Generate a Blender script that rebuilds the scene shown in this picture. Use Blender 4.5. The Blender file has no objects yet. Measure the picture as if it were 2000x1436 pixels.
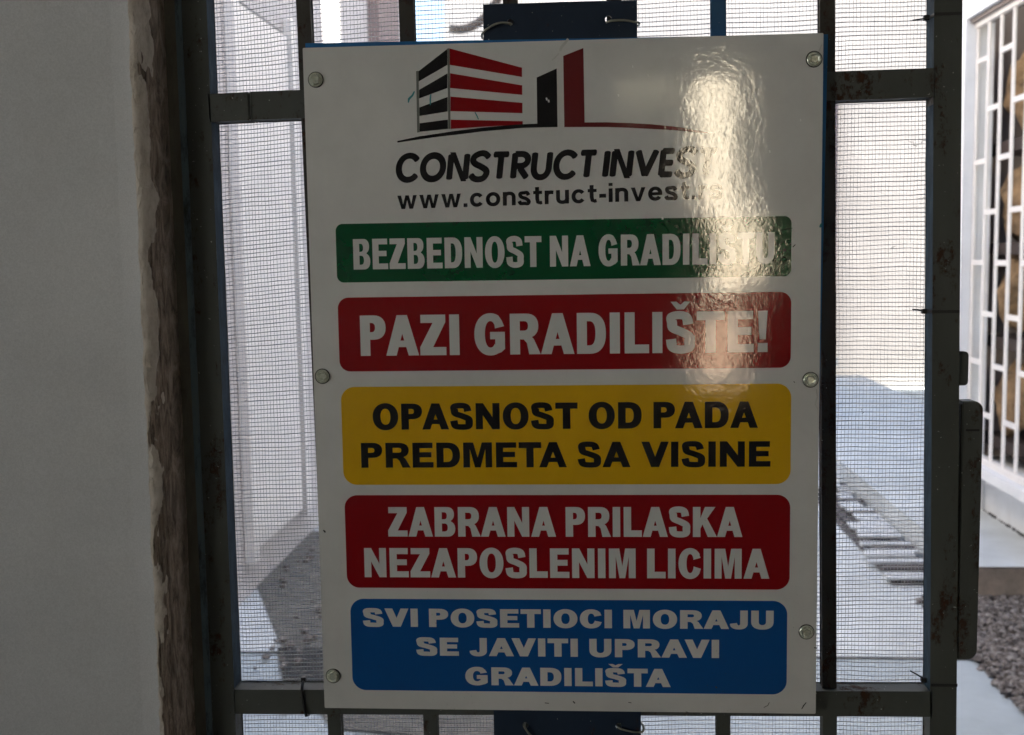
import bpy, bmesh, math, random
from mathutils import Vector, noise, Matrix
random.seed(7)
R = math.radians
S = bpy.context.scene
COL = S.collection

# ------------------------------------------------------------------ camera
cam = bpy.data.cameras.new('camera'); camo = bpy.data.objects.new('camera', cam); COL.objects.link(camo); S.camera = camo
camo.location = (0.2762, -1.1086, 1.5)
_p, _y, _r = R(-5.715), R(-3.940), R(-0.9027)
fw = Vector((math.sin(_y)*math.cos(_p), math.cos(_y)*math.cos(_p), math.sin(_p)))
rt = Vector((math.cos(_y), -math.sin(_y), 0)); up = rt.cross(fw)
c, s = math.cos(_r), math.sin(_r)
rt, up = c*rt + s*up, -s*rt + c*up
camo.rotation_euler = Matrix((rt, up, -fw)).transposed().to_euler()
cam.sensor_width = 36; cam.lens = 39.6; cam.clip_start = 0.02; cam.clip_end = 500
cam.dof.use_dof = True; cam.dof.focus_distance = 1.13; cam.dof.aperture_fstop = 10.5

# ------------------------------------------------------------------ light
SUN_EL, SUN_AZ = R(44), R(97)          # azimuth from +Y towards +X
wd = bpy.data.worlds.new('World'); S.world = wd; wd.use_nodes = True
nt = wd.node_tree; bg = nt.nodes['Background']
sky = nt.nodes.new('ShaderNodeTexSky'); sky.sky_type = 'NISHITA'; sky.sun_disc = False
sky.sun_elevation = SUN_EL; sky.sun_rotation = SUN_AZ; sky.dust_density = 3.0; sky.air_density = 1.0; sky.ozone_density = 1.0
nt.links.new(sky.outputs[0], bg.inputs[0]); bg.inputs[1].default_value = 0.055
sl = bpy.data.lights.new('sun', 'SUN'); sl.energy = 5.0; sl.angle = R(0.5); sl.color = (1, .93, .82)
so = bpy.data.objects.new('sun', sl); COL.objects.link(so)
sd = Vector((math.sin(SUN_AZ)*math.cos(SUN_EL), math.cos(SUN_AZ)*math.cos(SUN_EL), math.sin(SUN_EL)))
so.rotation_euler = sd.to_track_quat('Z', 'Y').to_euler(); so.location = sd*30
S.view_settings.view_transform = 'Standard'; S.view_settings.look = 'None'; S.view_settings.gamma = 1
S.view_settings.exposure = 3.32
S.cycles.use_denoising = True
S.cycles.max_bounces = 10; S.cycles.diffuse_bounces = 8; S.cycles.glossy_bounces = 4; S.cycles.transmission_bounces = 6
S.cycles.sample_clamp_indirect = 12; S.cycles.caustics_reflective = False

# ------------------------------------------------------------------ helpers
def tag(o, label=None, cat=None, group=None, kind=None):
    if label: o['label'] = label
    if cat: o['category'] = cat
    if group: o['group'] = group
    if kind: o['kind'] = kind
    return o

def link(name, me, mat=None, parent=None):
    o = bpy.data.objects.new(name, me); COL.objects.link(o)
    if mat: me.materials.append(mat)
    if parent:
        o.parent = parent
    return o

def empty(name, loc=(0, 0, 0), **k):
    o = bpy.data.objects.new(name, None); COL.objects.link(o); o.location = loc; o.empty_display_size = .05
    return tag(o, **k)

def bm_obj(name, bm, mat, parent=None, smooth=False):
    if parent:                       # vertices are written in world space: store them relative to the thing
        off = parent_world(parent)
        bmesh.ops.translate(bm, verts=bm.verts, vec=-off)
    me = bpy.data.meshes.new(name); bm.to_mesh(me); bm.free()
    if smooth:
        for p in me.polygons: p.use_smooth = True
    return link(name, me, mat, parent)

def parent_world(p):
    v = Vector((0, 0, 0))
    while p: v += p.location; p = p.parent
    return v

def add_box(bm, x0, x1, y0, y1, z0, z1, bev=0.0, seg=1):
    r = bmesh.ops.create_cube(bm, size=1)
    vs = r['verts']
    for v in vs:
        v.co = Vector(((x0+x1)/2 + v.co.x*(x1-x0), (y0+y1)/2 + v.co.y*(y1-y0), (z0+z1)/2 + v.co.z*(z1-z0)))
    if bev:
        es = list({e for v in vs for e in v.link_edges})
        bmesh.ops.bevel(bm, geom=es, offset=bev, segments=seg, affect='EDGES', profile=.5)
    return vs

def box(name, x0, x1, y0, y1, z0, z1, mat, parent=None, bev=0.0, seg=1):
    bm = bmesh.new(); add_box(bm, x0, x1, y0, y1, z0, z1, bev, seg)
    return bm_obj(name, bm, mat, parent)

def bar_between(bm, a, b, w, d, bev=.001):
    """square tube from a to b (mainly vertical or horizontal), w across in the gate plane, d deep along y"""
    a, b = Vector(a), Vector(b); L = (b-a).length
    t = (b-a).normalized(); yv = Vector((0, 1, 0)); n = t.cross(yv).normalized()
    n0 = len(bm.verts)
    r = bmesh.ops.create_cube(bm, size=1); vs = r['verts']
    for v in vs:
        v.co = (a+b)/2 + t*(v.co.z*L) + n*(v.co.x*w) + yv*(v.co.y*d)
    if bev:
        es = list({e for v in vs for e in v.link_edges})
        bmesh.ops.bevel(bm, geom=es, offset=bev, segments=2, affect='EDGES', profile=.5)

def tube(bm, pts, r, n=8, cap=True):
    pts = [Vector(p) for p in pts]; rings = []
    up0 = Vector((0, 0, 1))
    for i, p in enumerate(pts):
        t = (pts[min(i+1, len(pts)-1)] - pts[max(i-1, 0)]).normalized()
        a = t.cross(up0)
        if a.length < .2: a = t.cross(Vector((1, 0, 0)))
        a.normalize(); b = t.cross(a)
        rings.append([bm.verts.new(p + r*(math.cos(k*2*math.pi/n)*a + math.sin(k*2*math.pi/n)*b)) for k in range(n)])
    for i in range(len(rings)-1):
        for k in range(n):
            bm.faces.new((rings[i][k], rings[i][(k+1) % n], rings[i+1][(k+1) % n], rings[i+1][k]))
    if cap:
        bm.faces.new(rings[0][::-1]); bm.faces.new(rings[-1])

def prism(bm, pts, y0, y1):
    """closed outline in x,z extruded from y0 to y1"""
    a = [bm.verts.new((x, y0, z)) for x, z in pts]; b = [bm.verts.new((x, y1, z)) for x, z in pts]
    bm.faces.new(a); bm.faces.new(b[::-1])
    for i in range(len(pts)):
        j = (i+1) % len(pts); bm.faces.new((a[j], a[i], b[i], b[j]))
    bmesh.ops.recalc_face_normals(bm, faces=bm.faces)

def rrect(x0, z0, x1, z1, r, n=10, corners=(1, 1, 1, 1)):
    pts = []
    for k, (cx, cz, a0) in enumerate(((x1-r, z1-r, 0), (x0+r, z1-r, 90), (x0+r, z0+r, 180), (x1-r, z0+r, 270))):
        if corners[k]:
            for i in range(n+1):
                a = R(a0 + 90*i/n); pts.append((cx+r*math.cos(a), cz+r*math.sin(a)))
        else:
            pts.append(((x1, z1), (x0, z1), (x0, z0), (x1, z0))[k])
    return pts

# ------------------------------------------------------------------ materials
class N:
    def __init__(s, name):
        s.m = bpy.data.materials.new(name); s.m.use_nodes = True; s.t = s.m.node_tree
        s.b = s.t.nodes['Principled BSDF']; s.co = s.new('ShaderNodeTexCoord'); s.geo = s.new('ShaderNodeNewGeometry')
    def new(s, t, **k):
        n = s.t.nodes.new(t)
        for a, v in k.items(): setattr(n, a, v)
        return n
    def l(s, a, b): s.t.links.new(a, b)
    def pos(s, scale=(1, 1, 1)):
        m = s.new('ShaderNodeMapping'); m.inputs['Scale'].default_value = scale; s.l(s.geo.outputs['Position'], m.inputs[0]); return m.outputs[0]
    def noise(s, scale, detail=4, rough=.6, st=(1, 1, 1), dist=0.0):
        n = s.new('ShaderNodeTexNoise'); n.inputs['Scale'].default_value = scale; n.inputs['Detail'].default_value = detail
        n.inputs['Roughness'].default_value = rough; n.inputs['Distortion'].default_value = dist
        s.l(s.pos(st), n.inputs['Vector']); return n.outputs['Fac']
    def ramp(s, fac, stops):
        r = s.new('ShaderNodeValToRGB'); e = r.color_ramp.elements
        while len(e) < len(stops): e.new(.5)
        for i, (p, cc) in enumerate(stops):
            e[i].position = p; e[i].color = (*cc, 1) if len(cc) == 3 else cc
        s.l(fac, r.inputs[0]); return r.outputs[0]
    def mask(s, fac, a, b):
        r = s.new('ShaderNodeMapRange'); r.inputs['From Min'].default_value = a; r.inputs['From Max'].default_value = b
        s.l(fac, r.inputs[0]); return r.outputs[0]
    def math(s, op, a, b):
        n = s.new('ShaderNodeMath', operation=op)
        for i, v in enumerate((a, b)):
            if isinstance(v, (int, float)): n.inputs[i].default_value = v
            else: s.l(v, n.inputs[i])
        return n.outputs[0]
    def mix(s, fac, a, b):
        n = s.new('ShaderNodeMix', data_type='RGBA')
        if isinstance(fac, (int, float)): n.inputs[0].default_value = fac
        else: s.l(fac, n.inputs[0])
        for i, v in ((6, a), (7, b)):
            if isinstance(v, tuple): n.inputs[i].default_value = (*v, 1)
            else: s.l(v, n.inputs[i])
        return n.outputs[2]
    def color(s, v):
        if isinstance(v, tuple): s.b.inputs['Base Color'].default_value = (*v, 1)
        else: s.l(v, s.b.inputs['Base Color'])
    def rough(s, v):
        if isinstance(v, (int, float)): s.b.inputs['Roughness'].default_value = v
        else: s.l(v, s.b.inputs['Roughness'])
    def bump(s, h, strength, dist):
        n = s.new('ShaderNodeBump'); n.inputs['Strength'].default_value = strength; n.inputs['Distance'].default_value = dist
        s.l(h, n.inputs['Height']); s.l(n.outputs[0], s.b.inputs['Normal'])

def simple(name, col, rough=.6, var=.15, scale=20, bump=0.0, bdist=.001, metallic=0.0, bscale=None):
    n = N(name); d = tuple(x*(1-var) for x in col); u = tuple(min(1, x*(1+var)) for x in col)
    f = n.noise(scale, 5, .65); n.color(n.ramp(f, [(.3, d), (.7, u)])); n.rough(rough)
    if bump: n.bump(n.noise(bscale or scale*4, 5, .7), bump, bdist)
    n.b.inputs['Metallic'].default_value = metallic
    return n.m

def vinyl(name, col, spec=.5):
    """printed glossy film on the sign: same wrinkles for every colour, dust specks and grime"""
    n = N(name)
    grime = n.mask(n.noise(9, 6, .7), .35, .75)
    col2 = tuple(x*.86 for x in col)
    cc = n.mix(grime, col, col2)
    sepz = n.new('ShaderNodeSeparateXYZ'); n.l(n.geo.outputs['Position'], sepz.inputs[0])
    low = n.mask(sepz.outputs[2], 1.30, 1.04)
    sp = n.mask(n.noise(420, 3, .6), .655, .70)
    patch = n.mask(n.noise(14, 3, .6), .50, .66)
    sp = n.math('MULTIPLY', n.math('MULTIPLY', sp, patch), n.math('ADD', n.math('MULTIPLY', low, .8), .12))
    cc = n.mix(sp, cc, (.05, .04, .03))
    n.color(cc)
    n.rough(n.mix(grime, (.05, .05, .05), (.09, .09, .09)))
    a = n.noise(230, 3, .6, dist=.7); b = n.noise(26, 2, .5)
    big = n.noise(5, 2, .5)
    h = n.math('ADD', n.math('MULTIPLY', a, .10), n.math('ADD', n.math('MULTIPLY', b, .36), n.math('MULTIPLY', big, 1.0)))
    # the sheet is slightly warped: the surface leans over towards the right just under the web address
    sx = n.new('ShaderNodeSeparateXYZ'); n.l(n.geo.outputs['Position'], sx.inputs[0])
    g = n.math('DIVIDE', n.math('SUBTRACT', sx.outputs[2], 1.495), .050); g = n.math('POWER', 2.718, n.math('MULTIPLY', n.math('MULTIPLY', g, g), -1.0))
    warp = n.math('MULTIPLY', n.math('MULTIPLY', g, n.math('SUBTRACT', sx.outputs[0], .42)), WARP)
    h = n.math('ADD', h, warp)
    n.bump(h, 1.0, .00045)
    n.b.inputs['IOR'].default_value = 1.9
    return n.m

def painted_steel(name, base=(.076, .082, .073), rust=.545, rough=.55):
    n = N(name)
    f = n.noise(30, 6, .75, (1, 1, .45)); f2 = n.noise(140, 4, .7)
    m = n.math('MULTIPLY', n.mask(f, rust, rust+.07), n.mask(f2, .42, .55))
    base2 = n.ramp(n.noise(8, 5, .7, (1, 1, .3)), [(.3, tuple(x*.75 for x in base)), (.75, tuple(x*1.25 for x in base))])
    rustc = n.ramp(f2, [(.4, (.020, .011, .008)), (.7, (.060, .026, .012))])
    sp = n.mask(n.noise(310, 2, .5), .735, .76)
    cc = n.mix(m, base2, rustc); cc = n.mix(sp, cc, (.4, .42, .38))
    n.color(cc); n.rough(n.mix(m, (rough,)*3, (.9,)*3)); n.b.inputs['Specular IOR Level'].default_value = .3
    n.bump(n.math('ADD', n.math('MULTIPLY', m, -1.0), n.math('MULTIPLY', n.noise(220, 4, .7), .5)), .5, .0006)
    return n.m

WARP = .0125/.00045
M = {}
M['white_film'] = vinyl('white_film', (.74, .735, .71))
M['green_film'] = vinyl('green_film', (.001, .085, .027))
M['red_film'] = vinyl('red_film', (.30, .003, .006))
M['yellow_film'] = vinyl('yellow_film', (.78, .45, .006))
M['blue_film'] = vinyl('blue_film', (.004, .090, .33))
M['black_film'] = vinyl('black_film', (.012, .011, .012))
M['dark_red_film'] = vinyl('dark_red_film', (.17, .018, .02))
M['grey_film'] = vinyl('grey_film', (.17, .18, .16))
M['steel'] = painted_steel('grey_green_painted_steel')
M['steel_brown'] = painted_steel('worn_brown_bar_paint', (.05, .045, .037), .50)
M['steel_blue'] = painted_steel('blue_toned_bar', (.03, .10, .20), .62)  # blue tone for the upper length of one bar
M['blue_paint'] = painted_steel('dark_blue_backing_paint', (.011, .024, .048), .60, .55)
M['pen'] = simple('teal_pen_ink', (.02, .20, .22), .5)
M['wire'] = simple('dull_galvanised_wire', (.33, .33, .27), .4, metallic=.6)
M['tie'] = simple('black_nylon', (.012, .012, .013), .45)
M['screw'] = simple('zinc_screw', (.66, .69, .58), .25, .25, 300, metallic=.45, bump=.3, bdist=.0005)
M['cobweb'] = simple('grey_dust_fluff', (.35, .35, .33), .9)

def wall_mat(name, col, bump=.25, sc=5):
    n = N(name); f = n.noise(sc, 8, .68)
    c0 = n.ramp(f, [(.3, tuple(x*.90 for x in col)), (.72, tuple(min(1, x*1.06) for x in col))])
    gr = n.ramp(n.noise(650, 2, .5), [(.3, (.86, .86, .86)), (.7, (1, 1, 1))])
    st = n.ramp(n.noise(2.2, 7, .75, (1, 1, .35)), [(.60, (1, 1, 1)), (.72, (.90, .885, .86))])
    mm = n.new('ShaderNodeMix', data_type='RGBA', blend_type='MULTIPLY'); mm.inputs[0].default_value = 1; n.l(c0, mm.inputs[6]); n.l(gr, mm.inputs[7])
    m3 = n.new('ShaderNodeMix', data_type='RGBA', blend_type='MULTIPLY'); m3.inputs[0].default_value = 1; n.l(mm.outputs[2], m3.inputs[6]); n.l(st, m3.inputs[7])
    n.color(m3.outputs[2])
    n.rough(.85); n.bump(n.math('ADD', n.noise(60, 5, .6), n.math('MULTIPLY', n.noise(500, 3, .6), .3)), bump, .0012)
    return n.m
M['plaster'] = wall_mat('grey_white_wall_plaster', (.63, .63, .63), .45)
M['room'] = wall_mat('room_plaster', (.52, .53, .52))
M['house'] = wall_mat('white_house_plaster', (.82, .83, .84), .4)
M['pinkish'] = wall_mat('pale_pink_plaster', (.54, .51, .485), .4, 2)
M['whitepaint'] = simple('white_gloss_paint', (.78, .745, .71), .4, .05, 8)
M['brownpink'] = simple('dull_brick_paint', (.26, .20, .19), .8, .2, 30)
M['concrete'] = simple('pale_concrete', (.39, .44, .47), .9, .12, 3, .4, .004, bscale=60)
M['asphalt'] = simple('grey_asphalt', (.11, .105, .095), .9, .3, 12, .5, .005, bscale=90)
M['dark'] = simple('dark_drain', (.016, .016, .016), .8)
M['plinth'] = simple('brown_concrete', (.24, .20, .17), .95, .25, 14, .6, .006, bscale=70)
M['stone'] = N('gravel_stone').m

# ------------------------------------------------------------------ sign lettering: outlines drawn here, no font file
def ell(cx, cy, rx, ry, a0, a1, n=14, p=2.35):
    o = []
    for i in range(n+1):
        a = R(a0+(a1-a0)*i/n); ca, sa = math.cos(a), math.sin(a)
        o.append((cx+rx*math.copysign(abs(ca)**(2/p), ca), cy+ry*math.copysign(abs(sa)**(2/p), sa)))
    return o

def catmull(P, n=7):
    out = []
    Q = [P[0]] + P + [P[-1]]
    for i in range(1, len(Q)-2):
        a, b, c2, d = Q[i-1], Q[i], Q[i+1], Q[i+2]
        for k in range(n):
            t = k/n
            out.append(tuple(.5*((2*b[j]) + (-a[j]+c2[j])*t + (2*a[j]-5*b[j]+4*c2[j]-d[j])*t*t + (-a[j]+3*b[j]-3*c2[j]+d[j])*t**3) for j in (0, 1)))
    out.append(P[-1]); return out

def stroke(P, sx, sy, rnd=False, n=7, smooth=True):
    """outline of a pen sx wide on vertical strokes and sy on horizontal ones, drawn along P"""
    C = catmull(P, n) if smooth else P
    L, Rr = [], []
    for i, p in enumerate(C):
        q0, q1 = C[max(i-1, 0)], C[min(i+1, len(C)-1)]
        dx, dy = q1[0]-q0[0], q1[1]-q0[1]; l = math.hypot(dx, dy) or 1
        nx, ny = -dy/l*sx/2, dx/l*sy/2
        a_, b_ = (p[0]+nx, p[1]+ny), (p[0]-nx, p[1]-ny)
        if not L or (a_[0]-L[-1][0])*dx + (a_[1]-L[-1][1])*dy > 1e-4: L.append(a_)
        if not Rr or (b_[0]-Rr[-1][0])*dx + (b_[1]-Rr[-1][1])*dy > 1e-4: Rr.append(b_)
    if rnd:
        def capend(p, l0, r0, d):
            o = []
            for k in (1, 2, 3):
                a = math.pi*k/4; m = ((l0[0]+r0[0])/2, (l0[1]+r0[1])/2); hv = ((l0[0]-r0[0])/2, (l0[1]-r0[1])/2); w = math.hypot(*hv)*.45
                o.append((m[0]+math.cos(a)*hv[0]*1.0+math.sin(a)*d[0]*w, m[1]+math.cos(a)*hv[1]+math.sin(a)*d[1]*w))
            return o
        def dr(a, b):
            l = math.hypot(b[0]-a[0], b[1]-a[1]) or 1; return ((b[0]-a[0])/l, (b[1]-a[1])/l)
        e = capend(C[-1], L[-1], Rr[-1], dr(C[-2], C[-1])); b = capend(C[0], Rr[0], L[0], dr(C[1], C[0]))
        return L + e + Rr[::-1] + b
    return L + Rr[::-1]

W_CAP = dict(A=.86, B=.72, C=.75, D=.74, E=.655, G=.80, J=.60, K=.80, L=.62, M=.90, N=.76, O=.82, P=.69, R=.77, S=.72, T=.70, U=.75, V=.84, Z=.68)
def cap_glyph(ch, s, h):
    """heavy grotesque capital, height 1: list of pieces, each a list of contours (outer, holes...)"""
    if ch == 'I': return s, [[[(0, 0), (0, 1), (s, 1), (s, 0)]]]
    if ch == '!':
        return s, [[[(0.02*s, 1), (.98*s, 1), (.80*s, .31), (.20*s, .31)]], [[(0.02*s, 0), (0.02*s, .22), (.98*s, .22), (.98*s, 0)]]]
    if ch == 'Š':
        w, g = cap_glyph('S', s, h); m = w/2
        return w, g + [[[(m-.25, 1.245), (m-.10, 1.245), (m, 1.17), (m+.10, 1.245), (m+.25, 1.245), (m+.09, 1.055), (m-.09, 1.055)]]]
    w = W_CAP[ch]
    if ch == 'A':
        a = s*1.02; k = (w/2-a/2)/1.0          # x shift of a leg per unit height
        hb = .21; ht = hb+h*.80
        def xl(z): return z*(w/2-a*.52)        # outer left edge
        def xi(z): return a*1.04+z*(w/2-a*.52)  # inner left edge
        zt = (w/2-a*1.04)/(w/2-a*.52)
        return w, [[[(0, 0), (xl(1), 1), (w-xl(1), 1), (w, 0), (w-xi(0), 0), (w-xi(hb), hb), (xi(hb), hb), (xi(0), 0)],
                    [(xi(ht), ht), (w/2, zt), (w-xi(ht), ht)]]]
    if ch == 'V':
        a = s*1.04; zt = (w/2-a*1.04)/(w/2-a*.52)
        return w, [[[(0, 1), (a*1.04, 1), (w/2, 1-zt), (w-a*1.04, 1), (w, 1), (w/2+a*.52, 0), (w/2-a*.52, 0)]]]
    if ch == 'B':
        w1 = w*.95; z = .515; r1 = (1-z)/2; r2 = (z+.02)/2
        out = [(0, 0), (0, 1)] + ell(w1-r1*.95, 1-r1, r1*.95, r1, 90, -62, 12, 2.2) + ell(w-r2*.98, r2, r2*.98, r2, 66, -90, 12, 2.2)
        hh = h*.84
        u0, u1 = z+hh*.42, 1-hh; l0, l1 = hh, z-hh*.40
        ru, rl = (u1-u0)/2, (l1-l0)/2
        return w, [[out, [(s, u0), (s, u1)] + ell(w1-s*.98-ru*.8, (u0+u1)/2, ru*.8, ru, 90, -90, 8), [(s, l0), (s, l1)] + ell(w-s*1.02-rl*.8, (l0+l1)/2, rl*.8, rl, 90, -90, 8)]]
    if ch == 'D':
        rx = w*.56
        return w, [[[(0, 0), (0, 1)] + ell(w-rx, .5, rx, .5, 90, -90, 20, 2.4), [(s, h*1.02), (s, 1-h*1.02)] + ell(w-rx, .5, rx-s*1.04, .5-h*1.02, 90, -90, 16, 2.4)]]
    if ch in 'PR':
        z = .40; r = (1-z)/2; rx = r*1.06
        bowl = [(0, 0), (0, 1)] + ell(w*(.97 if ch == 'P' else .95)-rx, 1-r, rx, r, 90, -90, 14, 2.3) + [(s, z), (s, 0)]
        u0, u1 = z+h*.92, 1-h*.92; ru = (u1-u0)/2
        hole = [(s, u0), (s, u1)] + ell(w*.95-s*1.03-ru*.85, (u0+u1)/2, ru*.85, ru, 90, -90, 8)
        g = [[bowl, hole]]
        if ch == 'R':
            g.append([[(s*.98, z+.02), (s*1.3, z+.02), (w*.64, z+.10), (w*.80, z-.03), (w*.86, z-.13), (w*1.02, 0), (w*1.02-s*1.16, 0), (w*.56, z-.12), (w*.46, z-.035), (s*.98, z-.03)]])
        return w, g
    if ch == 'E':
        m = h*.95; return w, [[[(0, 0), (0, 1), (w*.97, 1), (w*.97, 1-h), (s, 1-h), (s, .5+m/2+.015), (w*.91, .5+m/2+.015), (w*.91, .5-m/2+.015), (s, .5-m/2+.015), (s, h), (w, h), (w, 0)]]]
    if ch == 'L': return w, [[[(0, 0), (0, 1), (s, 1), (s, h*1.06), (w, h*1.06), (w, 0)]]]
    if ch == 'T': return w, [[[(w/2-s/2, 0), (w/2-s/2, 1-h*1.06), (0, 1-h*1.06), (0, 1), (w, 1), (w, 1-h*1.06), (w/2+s/2, 1-h*1.06), (w/2+s/2, 0)]]]
    if ch == 'Z':
        return w, [[[(0, 0), (0, h*1.0), (w-s*1.35, 1-h), (w*.03, 1-h), (w*.03, 1), (w*.98, 1), (w*.98, 1-h*.92), (s*1.32, h), (w, h), (w, 0)]]]
    if ch == 'N':
        return w, [[[(0, 0), (0, 1), (s*.98, 1), (w-s*.95, .46), (w-s*.95, 1), (w, 1), (w, 0), (w-s*.98, 0), (s*.95, .54), (s*.95, 0)]]]
    if ch == 'M':
        a = s*.92
        return w, [[[(0, 0), (0, 1), (a*1.52, 1), (w/2, .40), (w-a*1.52, 1), (w, 1), (w, 0), (w-a, 0), (w-a, .73), (w/2+a*.42, 0), (w/2-a*.42, 0), (a, .73), (a, 0)]]]
    if ch == 'K':
        return w, [[[(0, 0), (0, 1), (s, 1), (s, .63), (w*.93-s*1.32, 1), (w*.95, 1), (w*.60, .615), (w*1.02, 0), (w*1.02-s*1.22, 0), (w*.60-s*.62, .42), (s, .27), (s, 0)]]]
    if ch == 'O':
        return w, [[ell(w/2, .5, w/2, .52, 0, 360, 40, 2.12)[:-1], ell(w/2, .5, w/2-s*1.05, .52-h*.96, 0, 360, 32, 2.3)[:-1]]]
    if ch == 'U':
        rx = w/2; cz = .40
        return w, [[[(0, 1)] + ell(rx, cz, rx, cz+.02, 180, 360, 22, 2.3) + [(w, 1), (w-s, 1)] + ell(rx, cz, rx-s, cz+.02-h, 360, 180, 18, 2.3) + [(s, 1)]]]
    if ch == 'J':
        rx = w/2; cz = .30
        return w, [[[(w, 1)] + ell(rx, cz, rx, cz+.02, 0, -172, 20, 2.3) + [(0.01, .285), (s*.92, .33)] + ell(rx, cz, rx-s, cz+.02-h*.92, -165, 0, 14, 2.3) + [(w-s, 1)]]]
    if ch in 'CG':
        cx = w*.52; o0 = 34 if ch == 'C' else 36
        outer = ell(cx, .5, w*.52, .52, o0, 360-(o0 if ch == 'C' else 38), 34, 2.15)
        inner = ell(cx, .5, w*.52-s*1.07, .52-h*.97, 360-(30 if ch == 'C' else 44), 26 if ch == 'C' else 34, 28, 2.25)
        if ch == 'C':
            e1, e2 = outer[-1], inner[0]; b1, b2 = inner[-1], outer[0]
            outer = [(w*.985, .695), (w*.93, .80)] + [p for p in outer if not (p[0] > w*.86 and .22 < p[1] < .78)] + [(w*.94, .18), (w, .325)]
            inner = [(w*.68, .40)] + [p for p in inner if not (p[0] > w*.67)] + [(w*.66, .625)]
            return w, [[outer + inner]]
        outer = [(w*.965, .70), (w*.89, .84)] + [p for p in outer if not (p[0] > w*.83)] + [(w*.87, .06), (w*.985, .14), (w*.985, .56), (w*.51, .56), (w*.51, .56-h*.9), (w*.985-s*.98, .56-h*.9), (w*.985-s*.98, .245)]
        inner = [p for p in inner if not (p[0] > w*.66)] + [(w*.67, .645)]
        return w, [[outer + inner]]
    if ch == 'S':
        x0, x1 = s*.5, w-s*.5
        P = [(w*.955-s*.5, .665), (w*.80, .80), (w*.66, .905), (w*.47, 1.02-h*.5), (w*.25, .905), (x0+.015, .735), (w*.24, .61), (w*.52, .525), (w*.80, .42), (x1, .275), (w*.76, .10), (w*.50, -.02+h*.5), (w*.27, .10), (w*.14, .20), (s*.5+.0, .325)]
        P = [(w*.945-s*.48, .69), (w*.71, .865), (w*.48, 1.02-h*.5), (w*.20, .88), (x0+.02, .735), (w*.25, .600), (w*.52, .515), (w*.80, .405), (x1, .270), (w*.79, .115), (w*.49, -.02+h*.5), (w*.23, .135), (s*.5-.005, .335)]
        return w, [[stroke(P, min(s, w*.40), h*.98)]]
    raise KeyError(ch)

def rounded_glyph(ch, t):
    """monoline rounded capital for the company name (height 1)"""
    st = lambda P, sm=False: [stroke(P, t, t, True, smooth=sm)]
    a, b = t/2, 1-t/2
    def arcp(cx, cy, rx, ry, a0, a1, n=22): return ell(cx, cy, rx, ry, a0, a1, n, 2.05)
    if ch == 'C': w = .80; return w, [st(arcp(w*.56, .5, w*.56-a, .5-a+.02, 40, 320))]
    if ch == 'O': w = .90; return w, [[ell(w/2, .5, w/2, .52, 0, 360, 40, 2.05)[:-1], ell(w/2, .5, w/2-t, .52-t*1.1, 0, 360, 36, 2.05)[:-1]]]
    if ch == 'N': w = .76; return w, [st([(a, a), (a, b)]), st([(w-a, a), (w-a, b)]), [[(a*.5, 1), (t*1.15, 1), (w-a*.5, 0), (w-t*1.15, 0)]]]
    if ch == 'S':
        w = .66; P = [(w*.90, .82), (w*.70, .93), (w*.44, .935), (w*.18, .84), (w*.12, .70), (w*.26, .585), (w*.55, .49), (w*.82, .37), (w*.86, .24), (w*.72, .10), (w*.46, .055), (w*.22, .10), (w*.08, .20)]
        return w, [st(P, True)]
    if ch == 'T': w = .66; return w, [st([(a, 1-a), (w-a, 1-a)]), st([(w/2, a), (w/2, 1-a)])]
    if ch == 'R':
        w = .64; return w, [st([(a, a), (a, b)]), [stroke([(a, 1-a), (w*.5, 1-a)] + arcp(w*.50, .69, w*.42-a*.3, .31-a, 85, -85, 12) + [(w*.5, .38+a), (a, .38+a)], t, t, False, smooth=False)], st([(w*.50, .40), (w-a*.9, a)])]
    if ch == 'U': w = .72; return w, [st([(a, b)] + arcp(w/2, .40, w/2-a, .42-a, 180, 360, 18) + [(w-a, b)])]
    if ch == 'I': w = t; return w, [st([(a, a), (a, b)])]
    if ch == 'V': w = .80; return w, [st([(a, b), (w/2-a*.1, a*1.0)]), st([(w/2+a*.1, a*1.0), (w-a, b)])]
    if ch == 'E': w = .54; return w, [st([(a, a), (a, b)]), st([(a, 1-a), (w-a, 1-a)]), st([(a, .5), (w-a*1.1, .5)]), st([(a, a), (w-a, a)])]

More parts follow.
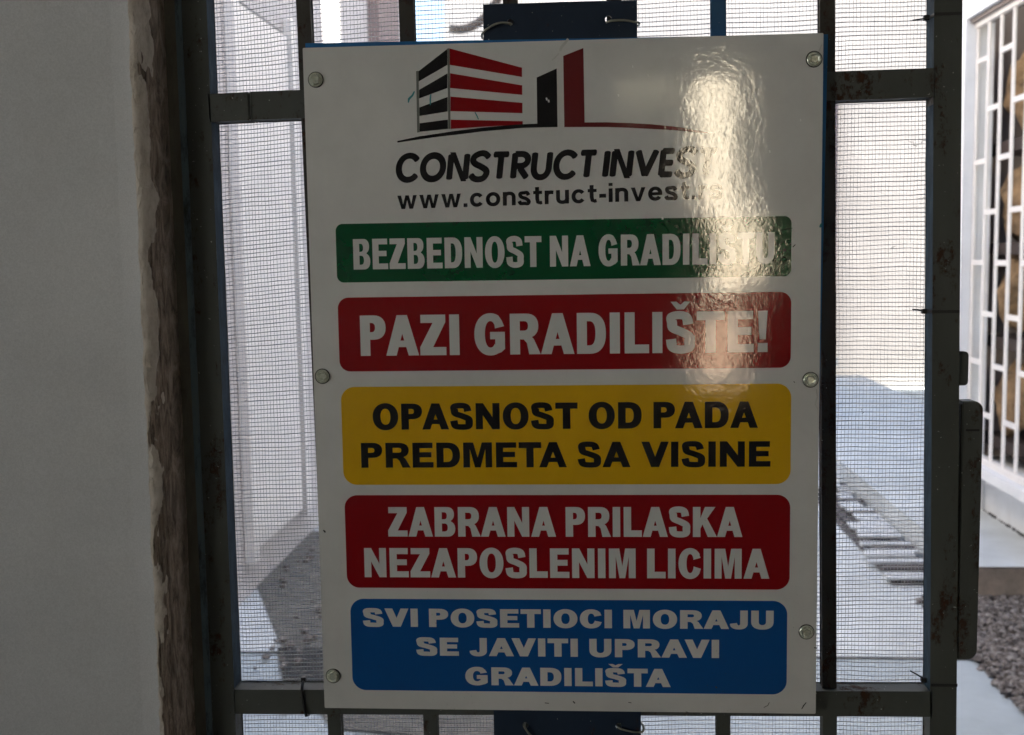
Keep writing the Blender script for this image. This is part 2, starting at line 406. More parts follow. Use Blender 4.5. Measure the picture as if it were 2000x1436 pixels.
def lower_glyph(ch, s, h):
    """bold lower case for the web address, x-height .72 of a cap height 1"""
    X = .72
    rect = lambda x0, z0, x1, z1: [[(x0, z0), (x0, z1), (x1, z1), (x1, z0)]]
    if ch == '.': return s, [rect(0, 0, s, s)]
    if ch == '-': return .34, [rect(0, .24, .34, .24+h*1.1)]
    if ch == 'i': return s, [rect(0, 0, s, X), rect(0, .84, s, 1)]
    if ch == 'w':
        w = .98; a = s*.98
        return w, [[[(0, X), (a, X), (w*.29, .24), (w*.5-a*.46, X), (w*.5+a*.46, X), (w*.71, .24), (w-a, X), (w, X), (w*.80, 0), (w*.80-a*.98, 0), (w*.5, .47), (w*.20+a*.98, 0), (w*.20, 0)]]]
    if ch == 'v': w = .72; a = s*1.05; return w, [[[(0, X), (a, X), (w/2, .21), (w-a, X), (w, X), (w/2+a*.5, 0), (w/2-a*.5, 0)]]]
    if ch == 'o': w = .72; return w, [[ell(w/2, X/2, w/2, X/2+.015, 0, 360, 32, 2.1)[:-1], ell(w/2, X/2, w/2-s, X/2+.015-h, 0, 360, 26, 2.1)[:-1]]]
    if ch == 'c': w = .67; return w, [[stroke(ell(w*.52, X/2, w*.52-s/2, X/2+.015-h/2, 34, 326, 24, 2.1), s, h, smooth=False)]]
    if ch == 'e':
        w = .70; return w, [[stroke(ell(w*.5, X/2, w*.5-s/2, X/2+.015-h/2, 0, 325, 28, 2.1), s, h, smooth=False)], rect(s*.6, X/2-h*.42, w-.005, X/2+h*.42)]
    if ch == 'n': w = .64; return w, [rect(0, 0, s, X), [stroke([(s*.4, X*.55)] + ell(w/2, X*.62, w/2-s/2, X*.40-h/2, 150, 0, 14, 2.2) + [(w-s/2, 0)], s, h, smooth=False)]]
    if ch == 'u': w = .64; return w, [rect(w-s, 0, w, X), [stroke([(s/2, X)] + ell(w/2, X*.38, w/2-s/2, X*.40-h/2, 180, 330, 14, 2.2) + [(w-s*.4, X*.45)], s, h, smooth=False)]]
    if ch == 'r': w = .44; return w, [rect(0, 0, s, X), [stroke([(s*.45, X*.50), (s*.75, X*.80), (w*.68, X-h*.52), (w, X-h*.60)], s, h*1.05)]]
    if ch == 't': w = .44; return w, [[stroke([(s*1.0, .92), (s*1.0, .30), (s*1.18, h*.62), (w*.78, h*.45), (w, h*.55)], s, h, smooth=False)], rect(0, X-h*.9, w, X)]
    if ch == 's':
        w = .62; P = [(w*.93-s*.3, X*.70), (w*.70, X*.90), (w*.47, X+.015-h/2), (w*.20, X*.86), (s*.55, X*.70), (w*.30, X*.57), (w*.62, X*.46), (w-s*.52, X*.28), (w*.78, X*.10), (w*.48, h/2-.015), (w*.20, X*.12), (s*.25, X*.30)]
        return w, [[stroke(P, s, h*.95)]]

SB_L = dict(A=0, V=0, T=.012, J=.012, C=.035, G=.035, O=.035, S=.028, Z=.022, U=.05)
SB_R = dict(A=0, V=0, T=.012, E=.03, L=.018, P=.018, R=.012, C=.025, S=.03, K=.008, Z=.022, O=.035, D=.035, B=.035, U=.05)
def cap_gap(a, b):
    a, b = a.replace('Š', 'S'), b.replace('Š', 'S')
    g = SB_R.get(a, .055) + SB_L.get(b, .055) + .012
    if a+b in ('AT', 'TA', 'AV', 'VA'): g -= .09
    if a+b in ('PA', 'LT'): g -= .05
    return g
def line_mesh(text, kind, x0, z0, x1, z1, slope0=0.0, sp=.27, gap=.065, stem=.27, hs=.20, shear=0.0, kern={}):
    """text as flat film, sign millimetres; (x0,z0) lower left, (x1,z1) upper right of the capitals"""
    H = z1-z0; s = stem
    for it in range(4):
        x = 0; lay = []
        for i, ch in enumerate(text):
            if ch == ' ': x += sp; continue
            if kind == 'cap': w, g = cap_glyph(ch, s, hs)
            elif kind == 'round': w, g = rounded_glyph(ch, hs)
            else: w, g = lower_glyph(ch, s, hs)
            lay.append((x, g)); last = x + w
            x += w + (cap_gap(ch, text[i+1:i+2]) if kind == 'cap' else gap)
        xs = (x1-x0)/(last*H)
        if kind == 'cap': s = stem/xs
        elif kind == 'low': s = stem/xs
    pieces = []
    for ox, g in lay:
        for contours in g:
            pieces.append([[(x0+(ox+px)*H*xs + pz*H*shear, z0+pz*H + slope0*((ox+px)*H*xs)) for px, pz in cn] for cn in contours])
    return pieces

def film(name, pieces, mat, parent, y):
    """each piece is filled (with its holes) and laid in its own 10-micron layer"""
    verts, faces = [], []
    for k, contours in enumerate(pieces):
        cu = bpy.data.curves.new('tmp', 'CURVE'); cu.dimensions = '2D'; cu.fill_mode = 'BOTH'
        for cn in contours:
            sp = cu.splines.new('POLY'); sp.points.add(len(cn)-1); sp.use_cyclic_u = True
            for q, (a, b) in zip(sp.points, cn): q.co = (a*.001*100, b*.001*100, 0, 1)
        ob = bpy.data.objects.new('tmp', cu); me = ob.to_mesh(); n0 = len(verts)
        yy = y - (k % 6)*.00001
        verts += [(v.co.x/100, yy, v.co.y/100) for v in me.vertices]
        for p in me.polygons:
            f = [n0+i for i in p.vertices]
            faces.append(f)
        ob.to_mesh_clear(); bpy.data.objects.remove(ob); bpy.data.curves.remove(cu)
    me = bpy.data.meshes.new(name); me.from_pydata(verts, [], faces); me.update()
    for p in me.polygons:
        if p.normal.y > 0: p.flip()
    return link(name, me, mat, parent)

# ------------------------------------------------------------------ the sign (local origin = lower left corner of the board)
SZ = 1.0365
sign = empty('construction_sign', (0, 0, SZ), label='white glossy site safety sign with green, red, yellow and blue bands on the gate', cat='sign')
bm = bmesh.new(); prism(bm, [(x, z+SZ) for x, z in rrect(0, 0, .5, .6675, .0012, 3)], 0, .0028)
bm_obj('sign_board', bm, M['white_film'], sign)
BANDS = [('green_film', 27.0, 438.6, 471.8, 496.5, 7), ('red_film', 26.8, 349.7, 472.2, 423.7, 11), ('yellow_film', 27.2, 234.4, 473.0, 334.2, 14),
         ('red_film', 27.5, 127.7, 473.0, 223.8, 13), ('blue_film', 30.1, 19.7, 471.0, 116.2, 14)]
TXT = [[('BEZBEDNOST NA GRADILIŠTU', 44.0, 451.3, 455.9, 481.3, .205, .185)],
       [('PAZI GRADILIŠTE!', 48.7, 365.3, 449.9, 405.6, .243, .20)],
       [('OPASNOST OD PADA', 58.9, 290.6, 441.0, 316.9, .285, .22), ('PREDMETA SA VISINE', 46.0, 251.9, 453.4, 277.3, .285, .22)],
       [('ZABRANA PRILASKA', 71.5, 181.2, 426.4, 211.5, .243, .205), ('NEZAPOSLENIM LICIMA', 46.1, 138.9, 453.1, 169.2, .243, .205)],
       [('SVI POSETIOCI MORAJU', 42.9, 87.1, 457.6, 106.2, .39, .24), ('SE JAVITI UPRAVI', 97.2, 57.0, 403.8, 75.9, .39, .24), ('GRADILIŠTA', 147.0, 26.3, 355.5, 45.2, .39, .24)]]
BN = ['text_band']*5
for (mt, x0, z0, x1, z1, r), lines in zip(BANDS, TXT):
    band = film('text_band', [[rrect(x0, z0, x1, z1, r, 12)]], M[mt], sign, -.0001)
    tag(band, label=mt.split('_')[0] + ' band reading ' + ' '.join(l[0] for l in lines))
    tm = M['black_film'] if mt == 'yellow_film' else M['white_film']
    for t, a, b, cx, d, stm, hs in lines:
        film('lettering', line_mesh(t, 'cap', a, b, cx, d, stem=stm, hs=hs, gap=.075 if stm > .28 else .06), tm, band, -.0001)
for o in list(sign.children):            # lettering sits in front of its band
    for ch in o.children: ch.location.y = -.0001
film('lettering', line_mesh('CONSTRUCT INVEST', 'round', 87.0, 535.8, 399.0, 564.0, -.0015, sp=.16, gap=.035, hs=.212, shear=.12), M['black_film'], sign, -.0001)
film('lettering', line_mesh('www.construct-invest.rs', 'low', 89.5, 509.8, 406.3, 528.2, .0148, gap=.125, stem=.21, hs=.19), M['black_film'], sign, -.0001)

# emblem: striped office block, two towers, sweeping ground line (sign millimetres, traced on the board plane)
def zz2(p): return (560+p[0]/4.545, p[1]/4.545)
def zz3(p): return (900+p[0]/4.545, p[1]/4.545)
# board point (mm) of a photo point, by the plane homography fitted to the board's own corners
def hom(src, dst):
    A = []; 
    for (x, y), (u, v) in zip(src, dst):
        A.append([x, y, 1, 0, 0, 0, -u*x, -u*y, u]); A.append([0, 0, 0, x, y, 1, -v*x, -v*y, v])
    n = 8
    for i in range(n):
        pv = max(range(i, n), key=lambda k: abs(A[k][i])); A[i], A[pv] = A[pv], A[i]
        d = A[i][i]; A[i] = [v/d for v in A[i]]
        for k in range(n):
            if k != i:
                fct = A[k][i]; A[k] = [x-fct*y for x, y in zip(A[k], A[i])]
    return [r[8] for r in A]
HM = hom([(591.4, 92.7), (1607.6, 65.4), (1593.4, 1394.6), (634.6, 1383.3)], [(0, 667.5), (500, 667.5), (500, 0), (0, 0)])
def sm(p):
    x, y = p; w = HM[6]*x+HM[7]*y+1
    return ((HM[0]*x+HM[1]*y+HM[2])/w, (HM[3]*x+HM[4]*y+HM[5])/w)
P2 = lambda L: [sm(zz2(p)) for p in L]
P3 = lambda L: [sm(zz3(p)) for p in L]
emb = empty('emblem', (0, 0, 0)); emb.parent = sign
film('black_stripes', [[P2(q)] for q in ([(1172, 630), (1428, 432), (1428, 575), (1172, 722)], [(1178, 795), (1428, 650), (1428, 780), (1178, 872)],
     [(1180, 952), (1430, 858), (1430, 988), (1180, 1028)], [(1182, 1092), (1432, 1060), (1434, 1143), (1182, 1168)])], M['black_film'], emb, -.0001)
film('red_stripes', [[P2(a)+P3(b)] for a, b in (([(1450, 575), (1448, 428)], [(545, 600), (545, 683)]), ([(1452, 780), (1452, 648)], [(547, 757), (547, 842)]),
     ([(1455, 985), (1455, 855)], [(549, 912), (549, 1005)]), ([(1458, 1143), (1458, 1060)], [(551, 1075), (552, 1103)]))], M['red_film'], emb, -.0001)
film('grey_mullions', [[P2([(1150, 630), (1172, 625), (1182, 1172), (1160, 1175)])], [P2([(1428, 428), (1448, 428), (1456, 1142), (1436, 1143)])]], M['grey_film'], emb, -.00013)
film('black_sweep', [[P2([(985, 1263), (983, 1250), (1180, 1208), (1500, 1160), (1750, 1130)]) + P3([(450, 1108), (680, 1096), (675, 688), (852, 608), (860, 1128), (550, 1135), (200, 1165), (0, 1190), (-200, 1212), (-380, 1238)])]], M['black_film'], emb, -.00016)
film('red_sweep', [[P3([(910, 497), (1088, 427), (1100, 1087), (1300, 1086), (1500, 1093), (1700, 1105), (1930, 1128), (2120, 1160), (2260, 1190), (2120, 1182), (1930, 1160), (1500, 1135), (1300, 1128), (920, 1128)])]], M['dark_red_film'], emb, -.0001)

# screws
def screw(parent, x, z, rot):
    bm = bmesh.new()
    prof = [(0, .0006), (.0066, .0006), (.0070, .0012), (.0062, .0018), (.0054, .0014)]
    n = 24; rings = []
    for r, y in prof[1:]:
        rings.append([bm.verts.new((x+r*math.cos(2*math.pi*k/n), -y-.0002, z+r*math.sin(2*math.pi*k/n))) for k in range(n)])
    for a, b in zip(rings, rings[1:]):
        for k in range(n): bm.faces.new((a[k], a[(k+1) % n], b[(k+1) % n], b[k]))
    bm.faces.new(rings[-1][::-1])
    # hexagon head with a chamfered, dished top
    def hx(r, y, m=6): return [bm.verts.new((x+r*math.cos(rot+2*math.pi*k/m), -y, z+r*math.sin(rot+2*math.pi*k/m))) for k in range(m)]
    A = [hx(.0052, .0014, 6), hx(.0052, .0046, 6), hx(.0047, .0052, 6), hx(.0034, .0046, 6), hx(.001, .0046, 6)]
    for a, b in zip(A, A[1:]):
        for k in range(6): bm.faces.new((a[k], a[(k+1) % 6], b[(k+1) % 6], b[k]))
    bm.faces.new(A[-1][::-1])
    bmesh.ops.recalc_face_normals(bm, faces=bm.faces)
    o = bm_obj('screw', bm, M['screw'], parent)
    wb = bmesh.new(); bmesh.ops.create_cone(wb, segments=24, radius1=.0078, radius2=.0078, depth=.0006, cap_ends=True)
    bmesh.ops.rotate(wb, verts=wb.verts, matrix=Matrix.Rotation(R(90), 3, 'X')); bmesh.ops.translate(wb, verts=wb.verts, vec=(x, -.0003, z))
    bm_obj('seal_washer', wb, M['tie'], o); return o
for x, z, r in ((.0121, 1.6732, .2), (.4914, 1.6799, .5), (.0091, 1.3817, .9), (.4913, 1.3742, .1), (.0101, 1.0711, .4), (.4900, 1.1213, .7)):
    screw(sign, x, z, r)

# blue backing sheet with a fixing strip above and below
bm = bmesh.new(); prism(bm, [(.002, SZ+.6725), (.5048, SZ+.6668), (.4975, SZ+.001), (.003, SZ-.0005)], .0032, .0075)
M['blue_sheet'] = painted_steel('lit_blue_backing_paint', (.010, .13, .34), .64, .5)  # brighter blue paints in the light that the sheet's edge catches
bm_obj('backing_sheet', bm, M['blue_sheet'], sign)
def strip(x0, z0, x1, z1, holes, dz):
    bm = bmesh.new(); n = 14; y0, y1 = .0040, .0070
    # plate split into columns so that the holes are real openings
    xs = sorted([x0, x1] + [h[0]-.008 for h in holes] + [h[0]+.008 for h in holes])
    def quad(pts):
        vs = [bm.verts.new((x, y0, z)) for x, z in pts]; bm.faces.new(vs)
    for i in range(0, len(xs), 2): quad([(xs[i], z0), (xs[i], z1), (xs[i+1], z1), (xs[i+1], z0)])
    for hx_, hz, hr in holes:
        a, b = hx_-.008, hx_+.008
        ring = [(hx_+hr*math.cos(2*math.pi*k/n), hz+hr*math.sin(2*math.pi*k/n)) for k in range(n)]
        def edge(k):
            t = 2*math.pi*k/n; cx, cz = math.cos(t), math.sin(t)
            f = 1e9
            if cx > 1e-6: f = min(f, (b-hx_)/cx)
            if cx < -1e-6: f = min(f, (a-hx_)/cx)
            if cz > 1e-6: f = min(f, (z1-hz)/cz)
            if cz < -1e-6: f = min(f, (z0-hz)/cz)
            return (hx_+cx*f, hz+cz*f)
        ed = [edge(k) for k in range(n)]
        for k in range(n):
            j = (k+1) % n; p = [ring[k], ed[k]]
            for cn in ((a, z0), (a, z1), (b, z0), (b, z1)):
                ang = math.atan2(cn[1]-hz, cn[0]-hx_) % (2*math.pi)
                if 2*math.pi*k/n < ang < 2*math.pi*(k+1)/n: p.append(cn)
            p += [ed[j], ring[j]]
            quad(p)
    bmesh.ops.remove_doubles(bm, verts=bm.verts, dist=1e-6)
    r = bmesh.ops.extrude_face_region(bm, geom=bm.faces[:])
    bmesh.ops.translate(bm, verts=[v for v in r['geom'] if isinstance(v, bmesh.types.BMVert)], vec=(0, y1-y0, 0))
    bmesh.ops.recalc_face_normals(bm, faces=bm.faces)
    return bm_obj('fixing_strip', bm, M['blue_paint'], sign)
# kept 1 mm in front of the backing sheet where they pass it
strip(.1770, 1.7042, .3250, 1.7408, ((.2030, 1.7235, .0034), (.2975, 1.7235, .0034)), 0)
strip(.1750, 1.0068, .3255, 1.0358, ((.2075, 1.0190, .0034), (.3030, 1.0190, .0034)), 0)

# pen marks, chips and drips on the film
def blob(name, pts, w, mat, y=-.0004, jit=.0004):
    bm = bmesh.new(); P = [sm(p) for p in pts]; L = []
    for i, p in enumerate(P):
        q0, q1 = P[max(i-1, 0)], P[min(i+1, len(P)-1)]; dx, dz = q1[0]-q0[0], q1[1]-q0[1]; l = math.hypot(dx, dz) or 1
        ww = w*(.4+.6*math.sin(math.pi*(i+.5)/len(P)))*random.uniform(.8, 1.2)
        L.append(((p[0]-dz/l*ww, p[1]+dx/l*ww), (p[0]+dz/l*ww, p[1]-dx/l*ww)))
    vs = [(bm.verts.new((a[0]/1000, y, a[1]/1000+SZ)), bm.verts.new((b[0]/1000, y, b[1]/1000+SZ))) for a, b in L]
    for a, b in zip(vs, vs[1:]): bm.faces.new((a[0], a[1], b[1], b[0]))
    return bm_obj(name, bm, mat, sign)
blob('pen_mark', [(810, 178), (806, 186), (799, 193), (798, 200)], 1.1, M['pen'])
blob('pen_mark', [(842, 184), (841, 193), (841, 205)], .9, M['pen'])
blob('pen_mark', [(928, 219), (932, 226), (935, 233)], .7, M['pen'])
blob('pen_mark', [(1604, 437), (1602, 441), (1601, 445)], 1.2, M['pen'])
M['drip'] = simple('clear_glue_drip', (.55, .55, .52), .12)
for pts, w in (([(1110, 76), (1104, 84), (1097, 92), (1094, 100)], 1.6), ([(1092, 104), (1085, 112), (1078, 118)], .7), ([(1594, 760), (1596, 775), (1592, 790), (1597, 800)], .7), ([(1604, 88), (1600, 98), (1597, 108)], .8)):
    blob('glue_drip', pts, w, M['drip'])
M['chip'] = simple('exposed_white_chip', (.85, .85, .83), .6)
for x, y, w in ((1068, 193, .9), (1072, 197, .9), (1563, 235, .7), (1208, 186, .8), (1266, 147, .6), (1390, 470, .5), (1294, 426, 1.0), (1503, 296, .8), (1236, 130, .5)):
    blob('paint_chip', [(x-w, y-2), (x, y), (x+w*.4, y+3)], w, M['chip'])
M['nick'] = simple('dark_scuff', (.02, .022, .02), .5)
for pts, w in (([(1526, 451), (1534, 448), (1547, 446)], .7), ([(1530, 490), (1533, 487), (1534, 492)], 1.0), ([(1548, 483), (1553, 478)], .5), ([(632, 1035), (635, 1038), (636, 1040)], .9),
               ([(1590, 1265), (1596, 1266)], .6), ([(1398, 1341), (1401, 1344)], .7), ([(1492, 1382), (1500, 1378), (1503, 1372)], .4), ([(1566, 1385), (1570, 1378), (1575, 1372)], .5), ([(1228, 1372), (1234, 1373)], .5),
               ([(1065, 1373), (1073, 1374)], .5), ([(1120, 1370), (1124, 1374)], .8), ([(1340, 1390), (1346, 1392)], .4), ([(1550, 745), (1552, 748)], .4)):
    blob('scuff', pts, w, M['nick'])

# ------------------------------------------------------------------ the gate
gate = empty('metal_gate', (-.111, .025, .95), label='rusty grey-green steel gate with square bars and wire mesh, carrying the sign', cat='gate')
ZB, ZT = .93, 1.85
YF = .012
def part_bar(name, a, b, w, d, mat, bev=.0012, lab=None):
    bm = bmesh.new(); bar_between(bm, a, b, w, d, bev); o = bm_obj(name, bm, mat, gate)
    if lab: tag(o, label=lab)
    return o
part_bar('stile', (-.1118, YF+.0125, ZB), (-.1108, YF+.0125, ZT), .0235, .025, M['steel'])
part_bar('stile', (.6305, YF+.0125, ZB), (.6165, YF+.0125, ZT), .0237, .025, M['steel'])
# middle rail: a short stub on the left, a gap, then the rest
part_bar('rail', (-.0995, YF+.0125, 1.6503), (-.0597, YF+.0125, 1.6513), .0250, .025, M['steel'])
part_bar('rail', (-.0568, YF+.0125, 1.6515), (.6065, YF+.0125, 1.6570), .0250, .025, M['steel'])
part_bar('rail', (-.0990, YF+.0125, 1.0370), (.6172, YF+.0125, 1.0430), .0240, .025, M['steel'], lab='bottom rail, rusty along its lower edge')
for i, (xb, xt, w, mt) in enumerate(((.0042, -.0036, .0115, 'steel_brown'), (.1065, .0993, .0124, 'steel_brown'), (.2095, .2019, .0116, 'steel_brown'), (.3095, .3035, .0118, 'steel_brown'), (.4112, .4043, .0118, 'steel_blue'), (.5188, .5078, .0120, 'steel_brown'))):
    # three lengths: below the bottom rail, between the rails, above the middle rail
    fx = lambda z: xb + (xt-xb)*(z-1.005)/(1.75-1.005)
    zr = lambda x, r: (1.0370+.0060*(x+.099)/.716 if r == 0 else 1.6515+.0055*(x+.057)/.663)
    y = YF+.0165
    m_ = M[mt]
    part_bar('bar', (fx(ZB), y, ZB), (fx(1.024), y, zr(fx(1.024), 0)-.0122), w, .012, M['steel'] if i not in (4,) else M['steel'])
    part_bar('bar', (fx(1.05), y, zr(fx(1.05), 0)+.0122), (fx(1.64), y, zr(fx(1.64), 1)-.0127), w, .012, M['steel_brown'])
    part_bar('bar', (fx(1.665), y, zr(fx(1.665), 1)+.0127), (fx(ZT), y, ZT), w, .012, m_, lab='blue-toned bar' if mt == 'steel_blue' else None)

box('rail_joint', -.0599, -.0566, YF+.004, YF+.020, 1.6392, 1.6634, M['dark'], gate)
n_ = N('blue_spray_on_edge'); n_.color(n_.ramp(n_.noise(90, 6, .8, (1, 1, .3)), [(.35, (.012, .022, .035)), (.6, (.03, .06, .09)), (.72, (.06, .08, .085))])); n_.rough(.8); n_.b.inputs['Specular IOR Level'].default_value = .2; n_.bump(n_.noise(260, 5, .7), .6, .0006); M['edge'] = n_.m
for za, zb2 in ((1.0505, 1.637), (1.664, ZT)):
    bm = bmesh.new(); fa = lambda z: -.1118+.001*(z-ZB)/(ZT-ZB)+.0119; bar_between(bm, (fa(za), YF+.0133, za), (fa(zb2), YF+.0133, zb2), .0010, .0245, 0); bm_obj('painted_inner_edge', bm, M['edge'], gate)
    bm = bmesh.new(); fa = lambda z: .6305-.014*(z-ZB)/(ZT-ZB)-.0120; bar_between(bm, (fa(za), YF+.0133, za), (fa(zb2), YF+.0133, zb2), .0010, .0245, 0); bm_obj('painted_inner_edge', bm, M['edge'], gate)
# latch lug and lock plate on the leading stile
bm = bmesh.new(); prism(bm, rrect(.6385, 1.3655, .6465, 1.3990, .004, 6, (1, 0, 0, 1)), YF+.004, YF+.010)
bm_obj('latch_lug', bm, M['steel'], gate)
bm = bmesh.new(); prism(bm, rrect(.6418, 1.089, .6612, 1.350, .009, 8, (1, 0, 0, 1)), YF+.002, YF+.020)
bmesh.ops.bevel(bm, geom=[e for e in bm.edges if abs(e.verts[0].co.y-e.verts[1].co.y) < 1e-6 and e.verts[0].co.y < YF+.003], offset=.001, segments=2, affect='EDGES')
bm_obj('lock_case', bm, M['steel'], gate)
box('weld_bead', .6405, .6419, YF+.004, YF+.012, 1.092, 1.347, M['steel_brown'], gate, .0004)
box('keyhole_slot', .6448, .6578, YF+.0015, YF+.0021, 1.3205, 1.3225, M['dark'], gate)

# wire mesh: every wire is a wavy strand
def wmesh(name, vertical, mat):
    verts, faces = [], []
    x0, x1, z0, z1 = -.104, .622, ZB, ZT
    step = .0088
    if vertical:
        n = int((x1-x0)/.00343); L = z1-z0; r0 = .00021
    else:
        n = int((z1-z0)/.00442); L = x1-x0; r0 = .00047
    m = int(L/step)
    for i in range(n+1):
        jit = random.gauss(0, .00016); rr = r0*random.uniform(.85, 1.2)
        base = len(verts)
        for k in range(m+1):
            t = k/m
            if vertical: x, z = x0+(x1-x0)*i/n, z0+L*t
            else: x, z = x0+L*t, z0+(z1-z0)*i/n
            q = noise.noise_vector(Vector((x*5, z*5, 3.1)))*.0042 + noise.noise_vector(Vector((x*19, z*19, 7.7)))*.0013 + noise.noise_vector(Vector((x*70, z*70, 2.2)))*.00045
            cx, cz = x+q.x*.6+(jit if vertical else 0), z+q.z*1.0+(0 if vertical else jit)
            if not vertical: cz += .010*(x-.25) + min(0, x-.02)*.06*max(0, min(1, (z-1.1)*2.5))
            cy = YF+.0262 + (0 if vertical else .0005) + q.y*.5
            for a in (0, 2.094, 4.189):
                u, v = rr*math.cos(a), rr*math.sin(a)
                verts.append((cx+u, cy+v, cz) if vertical else (cx, cy+u, cz+v))
        for k in range(m):
            for a in range(3):
                b0 = base+3*k
                faces.append((b0+a, b0+(a+1) % 3, b0+3+(a+1) % 3, b0+3+a))
    me = bpy.data.meshes.new(name); o_ = Vector(gate.location)
    me.from_pydata([(a-o_.x, b-o_.y, c_-o_.z) for a, b, c_ in verts], [], faces); me.update()
    for p in me.polygons: p.use_smooth = True
    o = link(name, me, mat, gate); o['kind'] = 'stuff'; return o
n_ = N('pale_mesh_plastic'); n_.color((.80, .80, .80)); n_.rough(.5)
tr = n_.new('ShaderNodeBsdfTranslucent'); tr.inputs[0].default_value = (.80, .80, .82, 1)
mx = n_.new('ShaderNodeMixShader'); mx.inputs[0].default_value = .45
n_.l(n_.b.outputs[0], mx.inputs[1]); n_.l(tr.outputs[0], mx.inputs[2]); n_.l(mx.outputs[0], n_.t.nodes['Material Output'].inputs[0])
M['net_h'] = n_.m
M['net_v'] = simple('grey_mesh_wire', (.40, .41, .42), .5)
wmesh('mesh_wires_upright', True, M['net_v']); wmesh('mesh_wires_level', False, M['net_h'])
# a few loose wire ends, dirt and fluff caught in the mesh
bm = bmesh.new()
for cx, cz, ln, an in ((.597, 1.6, .012, .4), (.592, 1.604, .009, -.6), (-.05, 1.66, .02, .1), (-.045, 1.655, .015, .5), (.575, 1.50, .006, .3), (.60, 1.548, .01, .1), (-.085, 1.37, .006, 1.4), (-.083, 1.352, .004, .7), (.55, 1.335, .005, 1.2), (-.02, 1.30, .004, .8), (-.012, 1.64, .008, 1.2)):
    tube(bm, [(cx+ln*t*math.cos(an)+.002*math.sin(6*t), YF+.0255, cz+ln*t*math.sin(an)+.0012*math.sin(9*t)) for t in (0, .2, .4, .6, .8, 1)], .00028, 4)
o = bm_obj('loose_wire_ends', bm, M['net_v'], gate); o['kind'] = 'stuff'

# ------------------------------------------------------------------ ties and wires that hold things to the gate
def cable_tie(x0, x1, z, tail, label):
    t = empty('cable_tie', ((x0+x1)/2, .03, z), label=label, cat='cable tie', group='black cable ties on the gate')
    bm = bmesh.new(); w = .0015
    pts = [(x0-.001, YF-.0009), (x1+.001, YF-.0009), (x1+.001, YF+.0265), (x0-.001, YF+.0265)]
    pin = [(x0-.0002, YF-.0002), (x1+.0002, YF-.0002), (x1+.0002, YF+.0258), (x0-.0002, YF+.0258)]
    for k in range(4):
        j = (k+1) % 4
        a, b, c_, d = pts[k], pts[j], pin[j], pin[k]
        lo = [bm.verts.new((q[0], q[1], z-w)) for q in (a, b, c_, d)]; hi = [bm.verts.new((q[0], q[1], z+w)) for q in (a, b, c_, d)]
        bm.faces.new(lo); bm.faces.new(hi[::-1])
        for e in range(4):
            f_ = (e+1) % 4; bm.faces.new((lo[e], lo[f_], hi[f_], hi[e]))
    bmesh.ops.recalc_face_normals(bm, faces=bm.faces)
    bm_obj('band', bm, M['tie'], t)
    box('head', x0-.0065, x0-.0015, YF+.012, YF+.017, z-.0027, z+.0022, M['tie'], t, .0005)
    bm = bmesh.new(); tube(bm, tail, .0008, 5); bm_obj('tail', bm, M['tie'], t)
    return t
cable_tie(.6062, .6300, 1.7205, [(.600, YF+.014, 1.7195), (.594, YF+.012, 1.7185), (.589, YF+.012, 1.7180)], 'black cable tie at the top of the gate stile, above the middle rail')
cable_tie(.6100, .6345, 1.4385, [(.604, YF+.014, 1.439), (.599, YF+.012, 1.4400), (.594, YF+.012, 1.4402)], 'black cable tie halfway up the gate stile, above the latch lug')
cable_tie(.6170, .6410, 1.0632, [(.612, YF+.014, 1.0650), (.606, YF+.012, 1.0690), (.599, YF+.012, 1.0730)], 'black cable tie low on the gate stile, just above the bottom rail')
t = empty('cable_tie', (-.026, .03, 1.04), label='black cable tie around the bottom rail left of the sign', cat='cable tie', group='black cable ties on the gate')
bm = bmesh.new(); tube(bm, [(-.0275, YF+.014, 1.057), (-.0270, YF+.004, 1.0535), (-.0262, YF-.0012, 1.050), (-.0245, YF-.0018, 1.036), (-.0225, YF-.0016, 1.0235), (-.0215, YF+.006, 1.0215)], .0016, 6); bm_obj('band', bm, M['tie'], t, True)
box('head', -.0300, -.0250, YF+.010, YF+.016, 1.0545, 1.0600, M['tie'], t, .0006)

def wire(pts, label, r=.0011):
    o = empty('tie_wire', pts[0], label=label, cat='wire', group='wires holding the sign')
    bm = bmesh.new(); P = [Vector(p) for p in pts]; C = []
    Q = [P[0]]+P+[P[-1]]
    for i in range(1, len(Q)-2):
        for k in range(5):
            tt = k/5; a, b, c_, d = Q[i-1], Q[i], Q[i+1], Q[i+2]
            C.append(.5*((2*b)+(c_-a)*tt+(2*a-5*b+4*c_-d)*tt*tt+(-a+3*b-3*c_+d)*tt**3))
    C.append(P[-1]); tube(bm, C, r, 8); bm_obj('wire_loop', bm, M['wire'], o, True); return o
wire([(.2030, .018, 1.7235), (.2040, .003, 1.7215), (.1990, .0005, 1.7222), (.1900, .000, 1.7215), (.1800, .001, 1.7165), (.1757, .004, 1.7125), (.1762, .016, 1.7105), (.185, .030, 1.712)], 'dull tie wire through the left hole of the upper blue strip')
wire([(.2975, .018, 1.7235), (.2960, .003, 1.7205), (.3010, .0005, 1.7212), (.3120, .000, 1.7212), (.3220, .001, 1.7195), (.3268, .004, 1.7190), (.3262, .016, 1.7190), (.318, .030, 1.719)], 'dull tie wire through the right hole of the upper blue strip')
wire([(.2075, .018, 1.0190), (.2065, .003, 1.0185), (.2085, .0000, 1.0160), (.2120, .0002, 1.0110), (.2170, .001, 1.0070), (.2230, .004, 1.0050), (.224, .02, 1.006)], 'thin pale wire through the left hole of the lower blue strip')
